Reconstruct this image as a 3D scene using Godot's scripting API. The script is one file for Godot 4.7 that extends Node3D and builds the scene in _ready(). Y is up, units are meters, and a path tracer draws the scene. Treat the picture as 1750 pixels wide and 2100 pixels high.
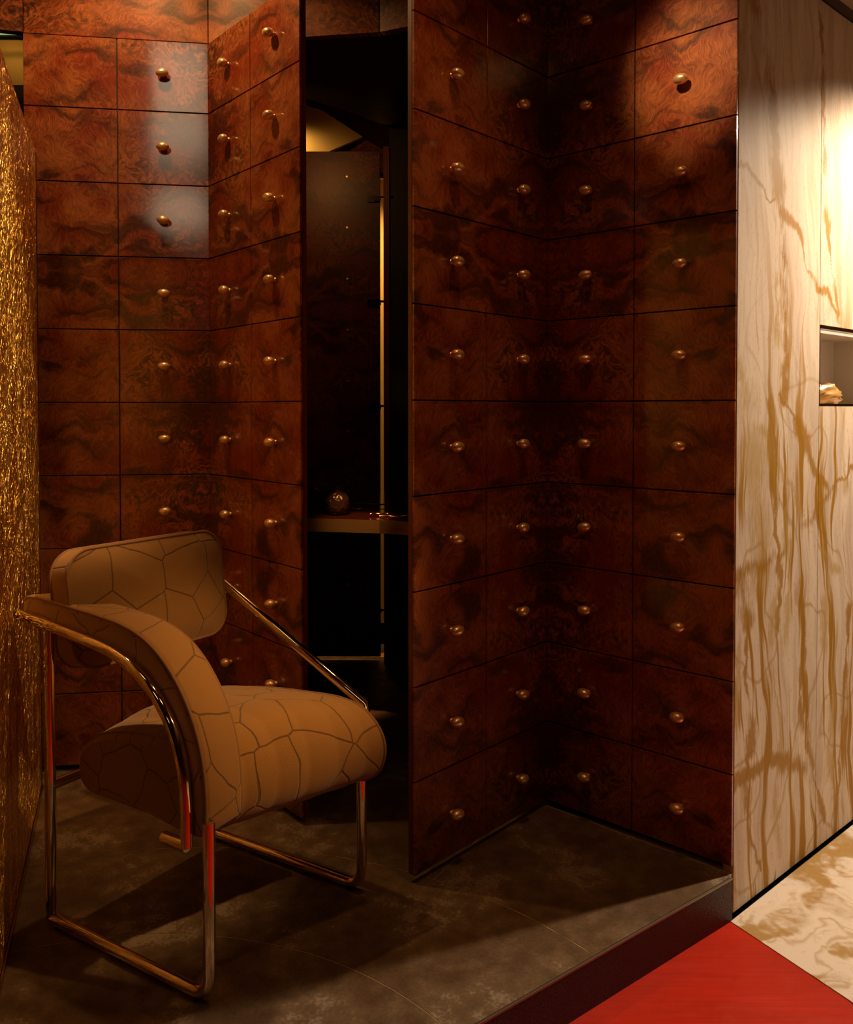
extends Node3D
# A round, burl-panelled fitting room: folding doors, a velvet armchair on a low platform, a marble wall beside it.
# Plan positions are given in door-panel heights (H) from the camera: X to the right, Z away from it, Y down from eye level.

const H := 0.24
const PLAT := 0.1104                    # top of the platform above the red floor
const EYE := PLAT + 4.97 * H
const CX := -2.62                       # centre of the round platform joints
const CZ := 4.75

var M := {}

func W(X: float, Y: float, Z: float) -> Vector3: return Vector3(X * H, EYE - Y * H, -Z * H)
func Gp(X: float, Z: float, y: float) -> Vector3: return Vector3(X * H, y, -Z * H)

func _ready() -> void:
	make_camera()
	make_environment()
	make_materials()
	print("materials ", Time.get_ticks_msec())
	make_lamps()
	make_shell()
	make_platform()
	make_marble()
	make_doors()
	make_closet()
	make_gold_screen()
	make_chair()
	make_small_things()
	print("done ", Time.get_ticks_msec())

# ---------------------------------------------------------------- camera, air, lamps

func make_camera() -> void:
	var c := Camera3D.new()
	c.name = "camera"
	c.projection = Camera3D.PROJECTION_FRUSTUM
	c.near = 0.05
	c.far = 60.0
	var f := 1783.4
	c.size = 2100.0 / f * c.near
	c.frustum_offset = Vector2(875.0 - 910.37, -(1050.0 - 878.5)) / f * c.near
	add_child(c)
	c.position = Vector3(0, EYE, 0)
	c.rotation_degrees = Vector3(-1.214, 0, 0)
	c.current = true

func make_environment() -> void:
	var e := Environment.new()
	e.background_mode = Environment.BG_COLOR
	e.background_color = Color(0, 0, 0)
	e.ambient_light_source = Environment.AMBIENT_SOURCE_DISABLED
	e.tonemap_mode = Environment.TONE_MAPPER_LINEAR
	e.tonemap_exposure = 1.0
	e.sdfgi_enabled = true
	e.ssao_enabled = true
	e.ssil_enabled = true
	var w := WorldEnvironment.new()
	w.name = "air"
	w.environment = e
	add_child(w)

const WARM := Color(1.0, 0.80, 0.56)
const AMBER := Color(1.0, 0.68, 0.37)
const HONEY := Color(1.0, 0.76, 0.48)
const PALE := Color(1.0, 0.86, 0.70)
const WHITE_WARM := Color(1.0, 0.88, 0.74)

func make_lamps() -> void:
	# a row of large round lamps in the ceiling, aimed at the closed door and seen again in its polish
	downlight(W(-3.66, -7.1, 5.3), W(-4.0, -3.8, 12.0), 12.0, 0.5, 0.12, PALE, "nearest of three large pale lamps in the rotunda ceiling", 0.15)
	downlight(W(-3.70, -7.1, -0.2), W(-4.0, -3.0, 12.0), 9.0, 0.5, 0.22, PALE, "middle of three large pale lamps in the rotunda ceiling", 0.20)
	downlight(W(-3.72, -7.1, -9.5), W(-4.0, -2.0, 12.0), 6.0, 0.5, 0.42, PALE, "farthest of three large pale lamps in the rotunda ceiling", 0.28)
	# downlights of the rotunda
	downlight(W(-4.0, -7.16, 10.1), W(-3.9, 5.0, 10.1), 70.0, 0.6, 1.0, HONEY, "amber downlight in the ceiling above the velvet armchair")
	downlight(W(1.4, -7.16, 7.0), W(-4.4, -0.2, 8.8), 14.0, 0.9, 8.0, WARM, "warm spotlight aimed across the room at the gold screen")
	downlight(W(-0.8, -7.16, 6.0), W(2.70, -3.7, 9.6), 8.5, 1.0, 3.4, WARM, "narrow warm spotlight aimed high on the door beside the marble")
	downlight(W(-0.5, -7.16, 5.6), W(-1.2, 1.45, 12.1), 3.5, 0.9, 12.0, AMBER, "narrow amber spotlight aimed through the doorway at the shelf")
	downlight(W(1.2, -7.1, 3.6), W(0.6, 2.0, 9.8), 50.0, 0.9, 0.15, AMBER, "wide weak amber downlight in the ceiling above the red floor", 0.13)
	downlight(W(0.8, -7.14, 7.8), W(0.5, 5.0, 8.5), 36.0, 0.9, 0.5, AMBER, "amber downlight in the ceiling above the edge of the platform", 0.06)
	# downlights of the marble room
	downlight(W(5.2, -4.86, 5.0), W(-1.8, 2.6, 8.35), 9.5, 1.0, 5.5, HONEY, "warm spotlight at the ceiling's edge aimed at the velvet seat")
	downlight(W(6.4, -4.86, 10.63), W(6.0, 5.4, 10.2), 66.0, 0.9, 1.5, WHITE_WARM, "pale downlight in the ceiling close to the marble wall")
	downlight(W(8.2, -4.86, 11.43), W(4.4, 5.4, 9.0), 54.0, 0.9, 4.4, WHITE_WARM, "pale downlight in the ceiling over the marble floor")
	# light in the passage behind the far doors and in the bay between
	downlight(W(-3.6, -6.9, 19.0), W(-2.0, 4.0, 19.8), 70.0, 0.9, 0.15, WARM, "warm downlight in the passage behind the far doors")
	downlight(W(-2.6, -6.9, 18.9), W(-1.2, 0.5, 20.2), 26.0, 0.9, 9.0, WARM, "warm spotlight in the passage aimed at the gold panel")
	downlight(W(-8.4, -7.1, 14.6), W(-7.9, -6.2, 16.0), 60.0, 0.9, 0.012, HONEY, "warm downlight in the bay left of the closed door")
	downlight(W(-2.6, -5.30, 14.0), W(-1.9, -3.6, 17.1), 55.0, 0.9, 0.09, AMBER, "small amber downlight inside the dark doorway above the shelf")

func downlight(at: Vector3, aim: Vector3, angle: float, soft: float, energy: float, tint: Color, label: String, size := 0.033) -> void:
	var t := thing("ceiling_downlight", label, "lamp", at, "ceiling downlights")
	part("ring", lathe([[size + 0.017, 0.0], [size + 0.017, -0.008], [size + 0.005, -0.010], [size + 0.001, 0.012], [size + 0.007, 0.014]], 28), M.black_metal, t)
	part("lens", lathe([[0.0, 0.004], [size, 0.004], [size, 0.010], [0.0, 0.010]], 24), glow(tint, 2.0), t)
	var s := SpotLight3D.new()
	s.name = "light"
	s.light_color = tint
	s.light_energy = energy
	s.light_size = size * 0.9
	s.spot_range = 14.0
	s.spot_attenuation = 2.0
	s.spot_angle = angle
	s.spot_angle_attenuation = soft
	s.shadow_enabled = true
	t.add_child(s)
	s.position = Vector3(0, -0.012 - size * 0.9, 0) if size < 0.1 else Vector3(0, -0.012, 0)
	s.look_at_from_position(s.global_position, aim, Vector3(0.1, 0, 1))

func glow(tint: Color, power: float) -> StandardMaterial3D:
	var m := StandardMaterial3D.new()
	m.albedo_color = Color(0.9, 0.88, 0.82)
	m.emission_enabled = true
	m.emission = tint
	m.emission_energy_multiplier = power
	return m

# ---------------------------------------------------------------- nodes

var taken := {}
func numbered(n: String) -> String:
	if not taken.has(n):
		taken[n] = 0
		return n
	taken[n] += 1
	return "%s_%03d" % [n, taken[n]]

func thing(called: String, label: String, category: String, at := Vector3.ZERO, group := "") -> Node3D:
	var o := Node3D.new()
	o.name = numbered(called)
	add_child(o)
	o.position = at
	o.set_meta("label", label)
	o.set_meta("category", category)
	if group != "": o.set_meta("group", group)
	return o

func structure(called: String, at := Vector3.ZERO) -> Node3D:
	var o := Node3D.new()
	o.name = called
	add_child(o)
	o.position = at
	o.set_meta("kind", "structure")
	return o

func part(called: String, mesh: Mesh, m: Material, parent: Node3D, xf := Transform3D()) -> MeshInstance3D:
	var o := MeshInstance3D.new()
	o.name = called
	o.mesh = mesh
	o.material_override = m
	o.transform = xf
	parent.add_child(o, true)
	return o

# ---------------------------------------------------------------- mesh helpers

func begin() -> SurfaceTool:
	var st := SurfaceTool.new()
	st.begin(Mesh.PRIMITIVE_TRIANGLES)
	return st

func finish(st: SurfaceTool) -> ArrayMesh:
	st.index()
	return st.commit()

func tri(st: SurfaceTool, p: Array, n: Array, uv: Array) -> void:
	var face: Vector3 = (p[1] - p[0]).cross(p[2] - p[0])
	var mean: Vector3 = n[0] + n[1] + n[2]
	var order := [0, 2, 1] if face.dot(mean) > 0.0 else [0, 1, 2]
	for i in order:
		st.set_normal(n[i])
		st.set_uv(uv[i])
		st.add_vertex(p[i])

func quad(st: SurfaceTool, a: Vector3, b: Vector3, c: Vector3, d: Vector3, out: Vector3, uv := [Vector2(0, 0), Vector2(1, 0), Vector2(1, 1), Vector2(0, 1)]) -> void:
	var n := (b - a).cross(c - a).normalized()
	if n == Vector3.ZERO: n = (c - a).cross(d - a).normalized()
	if n.dot(out) < 0.0: n = -n
	tri(st, [a, b, c], [n, n, n], [uv[0], uv[1], uv[2]])
	tri(st, [a, c, d], [n, n, n], [uv[0], uv[2], uv[3]])

func box(st: SurfaceTool, c: Vector3, s: Vector3, uvs := 1.0) -> void:
	var h := s * 0.5
	for ax in 3:
		for sg in [-1.0, 1.0]:
			var n := Vector3.ZERO
			n[ax] = sg
			var u := Vector3.ZERO
			var v := Vector3.ZERO
			u[(ax + 1) % 3] = h[(ax + 1) % 3]
			v[(ax + 2) % 3] = h[(ax + 2) % 3]
			if ax == 0:
				var k := u
				u = v
				v = k
			var o: Vector3 = c + n * h[ax]
			var lu := u.length() * uvs
			var lv := v.length() * uvs
			quad(st, o - u - v, o + u - v, o + u + v, o - u + v, n, [Vector2(-lu, lv), Vector2(lu, lv), Vector2(lu, -lv), Vector2(-lu, -lv)])

func prism(poly: PackedVector2Array, y0: float, y1: float, uvs := 1.0) -> ArrayMesh:
	# plan polygon (x, z in metres) raised from y0 to y1
	var st := begin()
	var idx := Geometry2D.triangulate_polygon(poly)
	for k in range(0, idx.size(), 3):
		for side in [[y1, Vector3.UP], [y0, Vector3.DOWN]]:
			var p := []
			var uv := []
			for i in 3:
				var q := poly[idx[k + i]]
				p.append(Vector3(q.x, side[0], q.y))
				uv.append(q * uvs)
			tri(st, p, [side[1], side[1], side[1]], uv)
	var cw := Geometry2D.is_polygon_clockwise(poly)
	for i in poly.size():
		var a := poly[i]
		var b := poly[(i + 1) % poly.size()]
		var d := (b - a).normalized()
		var n := Vector3(d.y, 0, -d.x) if not cw else Vector3(-d.y, 0, d.x)
		var l := a.distance_to(b)
		quad(st, Vector3(a.x, y0, a.y), Vector3(b.x, y0, b.y), Vector3(b.x, y1, b.y), Vector3(a.x, y1, a.y), n, [Vector2(0, 0), Vector2(l, 0) * uvs, Vector2(l, y1 - y0) * uvs, Vector2(0, y1 - y0) * uvs])
	return finish(st)

func lathe(profile: Array, segs := 20, squash := Vector2(1, 1)) -> ArrayMesh:
	# profile of [radius, y] turned about y
	var st := begin()
	var rows := profile.size()
	var nrm := []
	for i in rows:
		var a: Array = profile[maxi(i - 1, 0)]
		var b: Array = profile[mini(i + 1, rows - 1)]
		var d := Vector2(b[0] - a[0], b[1] - a[1]).normalized()
		nrm.append(Vector2(-d.y, d.x))
	var flip := 1.0
	var area := 0.0
	for i in rows - 1:
		area += (profile[i][0] + profile[i + 1][0]) * (profile[i + 1][1] - profile[i][1])
	flip = 1.0 if area < 0.0 else -1.0
	for i in rows - 1:
		for s in segs:
			var p := []
			var n := []
			var uv := []
			for c in [[i, s], [i, s + 1], [i + 1, s + 1], [i + 1, s]]:
				var an: float = TAU * c[1] / segs
				var pr: Array = profile[c[0]]
				p.append(Vector3(cos(an) * pr[0] * squash.x, pr[1], sin(an) * pr[0] * squash.y))
				var q: Vector2 = nrm[c[0]] * flip
				n.append(Vector3(cos(an) * q.x / squash.x, q.y, sin(an) * q.x / squash.y).normalized())
				uv.append(Vector2(float(c[1]) / segs, float(c[0]) / (rows - 1)))
			tri(st, [p[0], p[1], p[2]], [n[0], n[1], n[2]], [uv[0], uv[1], uv[2]])
			tri(st, [p[0], p[2], p[3]], [n[0], n[2], n[3]], [uv[0], uv[2], uv[3]])
	return finish(st)

func fillet(pts: Array, r: float, steps := 8) -> Array:
	var out := [pts[0]]
	for i in range(1, pts.size() - 1):
		var p: Vector3 = pts[i]
		var a: Vector3 = (pts[i - 1] - p).normalized()
		var b: Vector3 = (pts[i + 1] - p).normalized()
		var half := a.angle_to(b) * 0.5
		var back := minf(r / tan(half), 0.45 * minf(p.distance_to(pts[i - 1]), p.distance_to(pts[i + 1])))
		for k in steps + 1:
			var t := float(k) / steps
			var p0 := p + a * back
			var p2 := p + b * back
			out.append(p0.lerp(p, t).lerp(p.lerp(p2, t), t))
	out.append(pts[-1])
	return out

func smooth(pts: Array, steps := 6) -> Array:
	var out := []
	for i in pts.size() - 1:
		var p0 = pts[maxi(i - 1, 0)]
		var p1 = pts[i]
		var p2 = pts[i + 1]
		var p3 = pts[mini(i + 2, pts.size() - 1)]
		for k in steps:
			out.append(p1.cubic_interpolate(p2, p0, p3, float(k) / steps))
	out.append(pts[-1])
	return out

func add_tube(st: SurfaceTool, pts: Array, radius, segs := 14, closed := false, caps := true) -> void:
	var n := pts.size()
	var tan_ := []
	for i in n:
		var a: Vector3 = pts[(i - 1 + n) % n] if closed else pts[maxi(i - 1, 0)]
		var b: Vector3 = pts[(i + 1) % n] if closed else pts[mini(i + 1, n - 1)]
		tan_.append((b - a).normalized())
	var side: Vector3 = tan_[0].cross(Vector3.UP)
	if side.length() < 0.1: side = tan_[0].cross(Vector3.RIGHT)
	side = side.normalized()
	var rings := []
	var length := 0.0
	for i in n:
		if i > 0: length += pts[i].distance_to(pts[i - 1])
		side = (side - tan_[i] * side.dot(tan_[i])).normalized()
		var up: Vector3 = tan_[i].cross(side)
		var r: float = radius[i] if radius is Array else radius
		var ring := []
		for s in segs + 1:
			var an := TAU * s / segs
			var d: Vector3 = side * cos(an) + up * sin(an)
			ring.append([pts[i] + d * r, d, Vector2(float(s) / segs * TAU * r, length)])
		rings.append(ring)
	for i in (n if closed else n - 1):
		var A: Array = rings[i]
		var B: Array = rings[(i + 1) % n]
		for s in segs:
			tri(st, [A[s][0], A[s + 1][0], B[s + 1][0]], [A[s][1], A[s + 1][1], B[s + 1][1]], [A[s][2], A[s + 1][2], B[s + 1][2]])
			tri(st, [A[s][0], B[s + 1][0], B[s][0]], [A[s][1], B[s + 1][1], B[s][1]], [A[s][2], B[s + 1][2], B[s][2]])
	if caps and not closed:
		for e in [[0, -1.0], [n - 1, 1.0]]:
			var R: Array = rings[e[0]]
			var d: Vector3 = tan_[e[0]] * e[1]
			for s in segs:
				tri(st, [pts[e[0]], R[s][0], R[s + 1][0]], [d, d, d], [Vector2.ZERO, Vector2.ZERO, Vector2.ZERO])

func tube(pts: Array, radius, segs := 14, closed := false) -> ArrayMesh:
	var st := begin()
	add_tube(st, pts, radius, segs, closed)
	return finish(st)

func sheet(st: SurfaceTool, g: Array, uvs: Array, outward: Callable) -> void:
	# smooth surface over a grid of points g[row][col]
	var rows := g.size()
	var cols: int = g[0].size()
	var nr := []
	for r in rows:
		var line := []
		for c in cols:
			var du: Vector3 = g[r][mini(c + 1, cols - 1)] - g[r][maxi(c - 1, 0)]
			var dv: Vector3 = g[mini(r + 1, rows - 1)][c] - g[maxi(r - 1, 0)][c]
			var n := du.cross(dv)
			n = n.normalized() if n.length() > 1e-12 else Vector3.UP
			if n.dot(outward.call(g[r][c])) < 0.0: n = -n
			line.append(n)
		nr.append(line)
	for r in rows - 1:
		for c in cols - 1:
			tri(st, [g[r][c], g[r][c + 1], g[r + 1][c + 1]], [nr[r][c], nr[r][c + 1], nr[r + 1][c + 1]], [uvs[r][c], uvs[r][c + 1], uvs[r + 1][c + 1]])
			tri(st, [g[r][c], g[r + 1][c + 1], g[r + 1][c]], [nr[r][c], nr[r + 1][c + 1], nr[r + 1][c]], [uvs[r][c], uvs[r + 1][c + 1], uvs[r + 1][c]])

# ---------------------------------------------------------------- materials

func noise(seed_: int, octaves := 3, type := FastNoiseLite.TYPE_SIMPLEX_SMOOTH) -> FastNoiseLite:
	var n := FastNoiseLite.new()
	n.seed = seed_
	n.noise_type = type
	n.frequency = 1.0
	n.fractal_type = FastNoiseLite.FRACTAL_FBM if octaves > 1 else FastNoiseLite.FRACTAL_NONE
	n.fractal_octaves = octaves
	return n

func ss(a: float, b: float, x: float) -> float:
	var t := clampf((x - a) / (b - a), 0.0, 1.0)
	return t * t * (3.0 - 2.0 * t)

func put(d: PackedByteArray, i: int, c: Color) -> void:
	# c is linear; stored as sRGB
	var s := c.linear_to_srgb()
	d[i] = int(clampf(s.r, 0, 1) * 255.0)
	d[i + 1] = int(clampf(s.g, 0, 1) * 255.0)
	d[i + 2] = int(clampf(s.b, 0, 1) * 255.0)

func tex(w: int, h: int, d: PackedByteArray) -> ImageTexture:
	return ImageTexture.create_from_image(Image.create_from_data(w, h, false, Image.FORMAT_RGB8, d))

func mat(albedo: Color, rough: float, metal := 0.0) -> StandardMaterial3D:
	var m := StandardMaterial3D.new()
	m.albedo_color = albedo.linear_to_srgb()
	m.roughness = rough
	m.metallic = metal
	return m

func make_materials() -> void:
	M.burl = mat(Color(1, 1, 1), 0.42)
	M.burl.albedo_texture = burl_texture(512, 2048)
	M.burl.metallic_specular = 0.35
	M.burl.clearcoat_enabled = true
	M.burl.clearcoat = 1.0
	M.burl.clearcoat_roughness = 0.1
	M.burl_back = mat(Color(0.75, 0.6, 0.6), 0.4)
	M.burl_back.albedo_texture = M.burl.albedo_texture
	M.burl_plain = M.burl
	M.burl_edge = mat(Color(0.13, 0.028, 0.008), 0.4)
	M.black = mat(Color(0.004, 0.003, 0.003), 0.7)
	M.black_metal = mat(Color(0.01, 0.01, 0.01), 0.4, 0.6)
	M.knob = mat(Color(0.98, 0.68, 0.36), 0.30, 0.72)
	M.brass = mat(Color(0.80, 0.56, 0.28), 0.38, 1.0)
	M.tube = mat(Color(0.88, 0.75, 0.54), 0.05, 1.0)
	M.hinge = mat(Color(0.06, 0.05, 0.045), 0.25, 1.0)
	M.marble = mat(Color(1, 1, 1), 0.5)
	M.marble.metallic_specular = 0.3
	M.marble.albedo_texture = marble_wall_texture(512, 1408, Vector2(1.0, 2.75))
	M.marble_floor = mat(Color(1, 1, 1), 0.3)
	M.marble_floor.albedo_texture = marble_floor_texture(640, 2.0)
	M.marble_floor.uv1_offset = Vector3(0.7, 0.75, 0)
	M.plaster = mat(Color(0.40, 0.31, 0.22), 0.8)
	M.niche = mat(Color(0.55, 0.46, 0.36), 0.6)
	M.tile = mat(Color(1, 1, 1), 0.5)
	M.tile.metallic_specular = 0.2
	M.tile.albedo_texture = tile_texture(1024, 1024)
	M.tile.uv1_offset = Vector3(0.667, 0.583, 0)
	M.joint = mat(Color(0.40, 0.31, 0.13), 0.6)
	M.nosing = mat(Color(0.30, 0.25, 0.20), 0.35, 0.8)
	M.riser = mat(Color(0.045, 0.002, 0.001), 0.25)
	M.riser.metallic_specular = 0.35
	var spk := NoiseTexture2D.new()
	spk.width = 512
	spk.height = 512
	spk.seamless = true
	spk.as_normal_map = true
	spk.bump_strength = 6.0
	spk.noise = noise(5, 2)
	spk.noise.frequency = 0.12
	M.riser.normal_enabled = true
	M.riser.normal_texture = spk
	M.riser.normal_scale = 1.2
	M.riser.uv1_scale = Vector3(5, 5, 5)
	M.red = mat(Color(1, 1, 1), 0.36)
	M.red.albedo_texture = red_texture(512, 512)
	var rn := NoiseTexture2D.new()
	rn.width = 512
	rn.height = 512
	rn.seamless = true
	rn.as_normal_map = true
	rn.bump_strength = 3.0
	rn.noise = noise(6, 3)
	rn.noise.frequency = 0.02
	M.red.normal_enabled = true
	M.red.normal_texture = rn
	M.red.metallic_specular = 0.3
	M.red.normal_scale = 0.35
	M.red.uv1_offset = Vector3(0.1, 0.3, 0)
	M.gold = mat(Color(1, 1, 1), 0.27, 1.0)
	var gt := gold_textures(512, 1024)
	M.gold.albedo_texture = gt[0]
	M.gold.normal_enabled = true
	M.gold.normal_texture = gt[1]
	M.gold.normal_scale = 1.0
	M.gold_wall = mat(Color(0.75, 0.50, 0.13), 0.5, 1.0)
	M.velvet = mat(Color(1, 1, 1), 0.85)
	var vt := velvet_textures(640)
	M.velvet.albedo_texture = vt[0]
	M.velvet.heightmap_enabled = true
	M.velvet.heightmap_texture = vt[1]
	M.velvet.heightmap_scale = 0.25
	M.velvet.rim_enabled = true
	M.velvet.rim = 0.55
	M.velvet.rim_tint = 0.7
	M.velvet.metallic_specular = 0.2
	M.velvet.uv1_scale = Vector3(2.0, 2.0, 1)
	M.piping = mat(Color(0.22, 0.115, 0.04), 0.85)
	M.piping.rim_enabled = true
	M.piping.rim = 0.5
	M.piping.rim_tint = 0.7
	M.ceramic = mat(Color(0.030, 0.014, 0.009), 0.28)
	var cn := NoiseTexture2D.new()
	cn.width = 256
	cn.height = 256
	cn.seamless = true
	cn.as_normal_map = true
	cn.bump_strength = 10.0
	cn.noise = noise(8, 2)
	cn.noise.frequency = 0.03
	M.ceramic.normal_enabled = true
	M.ceramic.normal_texture = cn
	M.ceramic.normal_scale = 0.7
	M.bronze = mat(Color(0.42, 0.26, 0.13), 0.25, 1.0)
	M.shelf = mat(Color(0.05, 0.012, 0.006), 0.12)
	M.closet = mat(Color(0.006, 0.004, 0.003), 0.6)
	M.wall = mat(Color(0.10, 0.035, 0.014), 0.6)
	M.amber = mat(Color(0.42, 0.24, 0.08), 0.25)

func burl_texture(w: int, h: int) -> ImageTexture:
	# u runs from a leaf's outer edge to its hinge corner, v down the ten rows; veneer sheets are book-matched up and down
	var d := PackedByteArray()
	d.resize(w * h * 3)
	var n1 := noise(101, 4)
	var n2 := noise(142, 4)
	var n3 := noise(103, 2)
	var light := Color(0.33, 0.102, 0.030)
	var mid := Color(0.185, 0.024, 0.0055)
	var dark := Color(0.024, 0.0055, 0.0028)
	for j in h:
		var y := 2.4 * j / h
		var t := absf(fposmod(y - 0.77 + 0.92, 1.84) - 0.92)
		for i in w:
			var u := float(i) / w
			var x := u * 0.58
			var wx := n1.get_noise_2d(x * 5.0, t * 5.0)
			var wy := n1.get_noise_2d(x * 5.0 + 40.0, t * 5.0)
			var px := x + 0.07 * wx
			var py := t + 0.06 * wy
			# smoky streaks that lie across the panels
			var flame := n2.get_noise_2d(px * 3.0, py * 9.5)
			# a lens of darker rings round the first book-match line
			var lens := sqrt(pow((px - 0.30) / 0.20, 2.0) + pow(py / 0.085, 2.0))
			var rings := ss(0.55, 0.0, absf(lens - 1.0)) * 0.34
			var swirl := n3.get_noise_2d(px * 52.0 + wx * 5.0, py * 58.0 + wy * 5.0)
			var curl := n3.get_noise_2d(px * 20.0 + wx * 3.0 + 17.0, py * 22.0 + wy * 3.0)
			var burl := ss(0.38, 1.05, u + 0.45 * wy)
			var dk := ss(-0.08, 0.50, flame + rings) * 0.74
			dk = maxf(dk, burl * ss(-0.40, 0.45, curl * 0.7 + 0.6 * flame + 0.25 * swirl + 0.08) * 0.88)
			var c := absf(fposmod(flame * 12.0 + curl * 1.4 + swirl * 0.35 + lens * 3.0, 1.0) - 0.5) * 2.0
			var vein := ss(0.45, 1.0, c) * (0.10 + 0.20 * burl + 0.16 * dk)
			var spark := burl * ss(0.25, 0.6, swirl) * 0.35
			var grain := n3.get_noise_2d(px * 130.0 + py * 46.0, py * 24.0 - px * 34.0)
			var fine := n3.get_noise_2d(x * 260.0, t * 260.0)
			var col := mid.lerp(light, clampf(0.55 + 1.1 * wy + 0.35 * (0.4 - u) + 0.35 * grain, 0.0, 1.0))
			col = col.lerp(dark, clampf(dk + vein - spark, 0.0, 0.92))
			var k := 1.0 + 0.36 * grain + 0.26 * fine
			put(d, (j * w + i) * 3, Color(col.r * k, col.g * k, col.b * k))
	return tex(w, h, d)

const VEINS := [
		[0.0401, "o", [[0.076, 2.358], [0.157, 2.231], [0.201, 2.062], [0.208, 1.973], [0.233, 1.859], [0.252, 1.73], [0.26, 1.598], [0.274, 1.466], [0.26, 1.318]]],
		[0.0229, "g", [[0.135, 2.377], [0.184, 2.2], [0.23, 2.016], [0.262, 1.785], [0.29, 1.574], [0.36, 1.36]]],
		[0.0331, "h", [[0.045, 2.349], [0.024, 2.244], [0.002, 2.079]]],
		[0.0265, "h", [[0.065, 2.256], [0.105, 2.179], [0.152, 2.064], [0.181, 1.942], [0.205, 1.816], [0.214, 1.647], [0.228, 1.49]]],
		[0.0387, "g", [[0.473, 2.485], [0.492, 2.351], [0.505, 2.073], [0.528, 1.793], [0.56, 1.566]]],
		[0.0197, "o", [[0.46, 2.481], [0.489, 2.322], [0.499, 2.184], [0.519, 1.905], [0.549, 1.767], [0.614, 1.599]]],
		[0.0197, "o", [[0.25, 1.849], [0.32, 1.826], [0.357, 1.798], [0.408, 1.694], [0.511, 1.648], [0.586, 1.608], [0.622, 1.57]]],
		[0.0132, "o", [[-0.0, 1.93], [0.045, 1.922], [0.096, 1.906], [0.15, 1.882], [0.204, 1.868]]],
		[0.0125, "g", [[0.578, 2.518], [0.603, 2.353], [0.649, 2.19], [0.673, 2.063]]],
		[0.0859, "h", [[-0.007, 1.44], [0.041, 1.355], [0.082, 1.228], [0.115, 1.099], [0.139, 0.968], [0.13, 0.865]]],
		[0.0199, "o", [[0.18, 1.383], [0.193, 1.279], [0.224, 1.146], [0.22, 1.013], [0.252, 0.849], [0.232, 0.691]]],
		[0.0291, "o", [[0.242, 1.351], [0.316, 1.291], [0.377, 1.236], [0.425, 1.179], [0.484, 1.117], [0.559, 1.058]]],
		[0.0358, "h", [[0.284, 1.278], [0.298, 1.142], [0.284, 0.981], [0.305, 0.815], [0.271, 0.617]]],
		[0.0279, "o", [[0.004, 0.874], [0.062, 0.887], [0.14, 0.89], [0.251, 0.91], [0.368, 0.952], [0.493, 1.026], [0.609, 1.084], [0.734, 1.126]]],
		[0.0303, "o", [[0.036, 0.877], [0.069, 0.745], [0.061, 0.594], [0.095, 0.457], [0.071, 0.334], [0.094, 0.198], [0.16, 0.056]]],
		[0.0251, "h", [[0.012, 0.83], [0.027, 0.664], [0.012, 0.503], [0.045, 0.342]]],
		[0.0358, "h", [[0.252, 0.849], [0.198, 0.697], [0.229, 0.531], [0.261, 0.388], [0.235, 0.232], [0.267, 0.058]]],
		[0.0241, "o", [[0.371, 0.806], [0.406, 0.632], [0.378, 0.469], [0.461, 0.278], [0.513, 0.147], [0.548, 0.077]]],
		[0.0346, "h", [[0.565, 0.809], [0.535, 0.638], [0.608, 0.447], [0.577, 0.276], [0.633, 0.11]]],
		[0.0245, "o", [[0.716, 0.698], [0.695, 0.519], [0.664, 0.313], [0.649, 0.165], [0.6, 0.045]]],
		[0.0306, "o", [[0.002, 0.339], [0.096, 0.353], [0.205, 0.346], [0.321, 0.308], [0.446, 0.239], [0.544, 0.226], [0.757, 0.227]]],
		[0.0173, "h", [[0.134, 1.253], [0.246, 1.145], [0.43, 0.967], [0.634, 0.8]]],
		[0.0450, "h", [[0.649, 1.602], [0.682, 1.425], [0.652, 1.216], [0.684, 1.065]]],
	]

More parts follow.
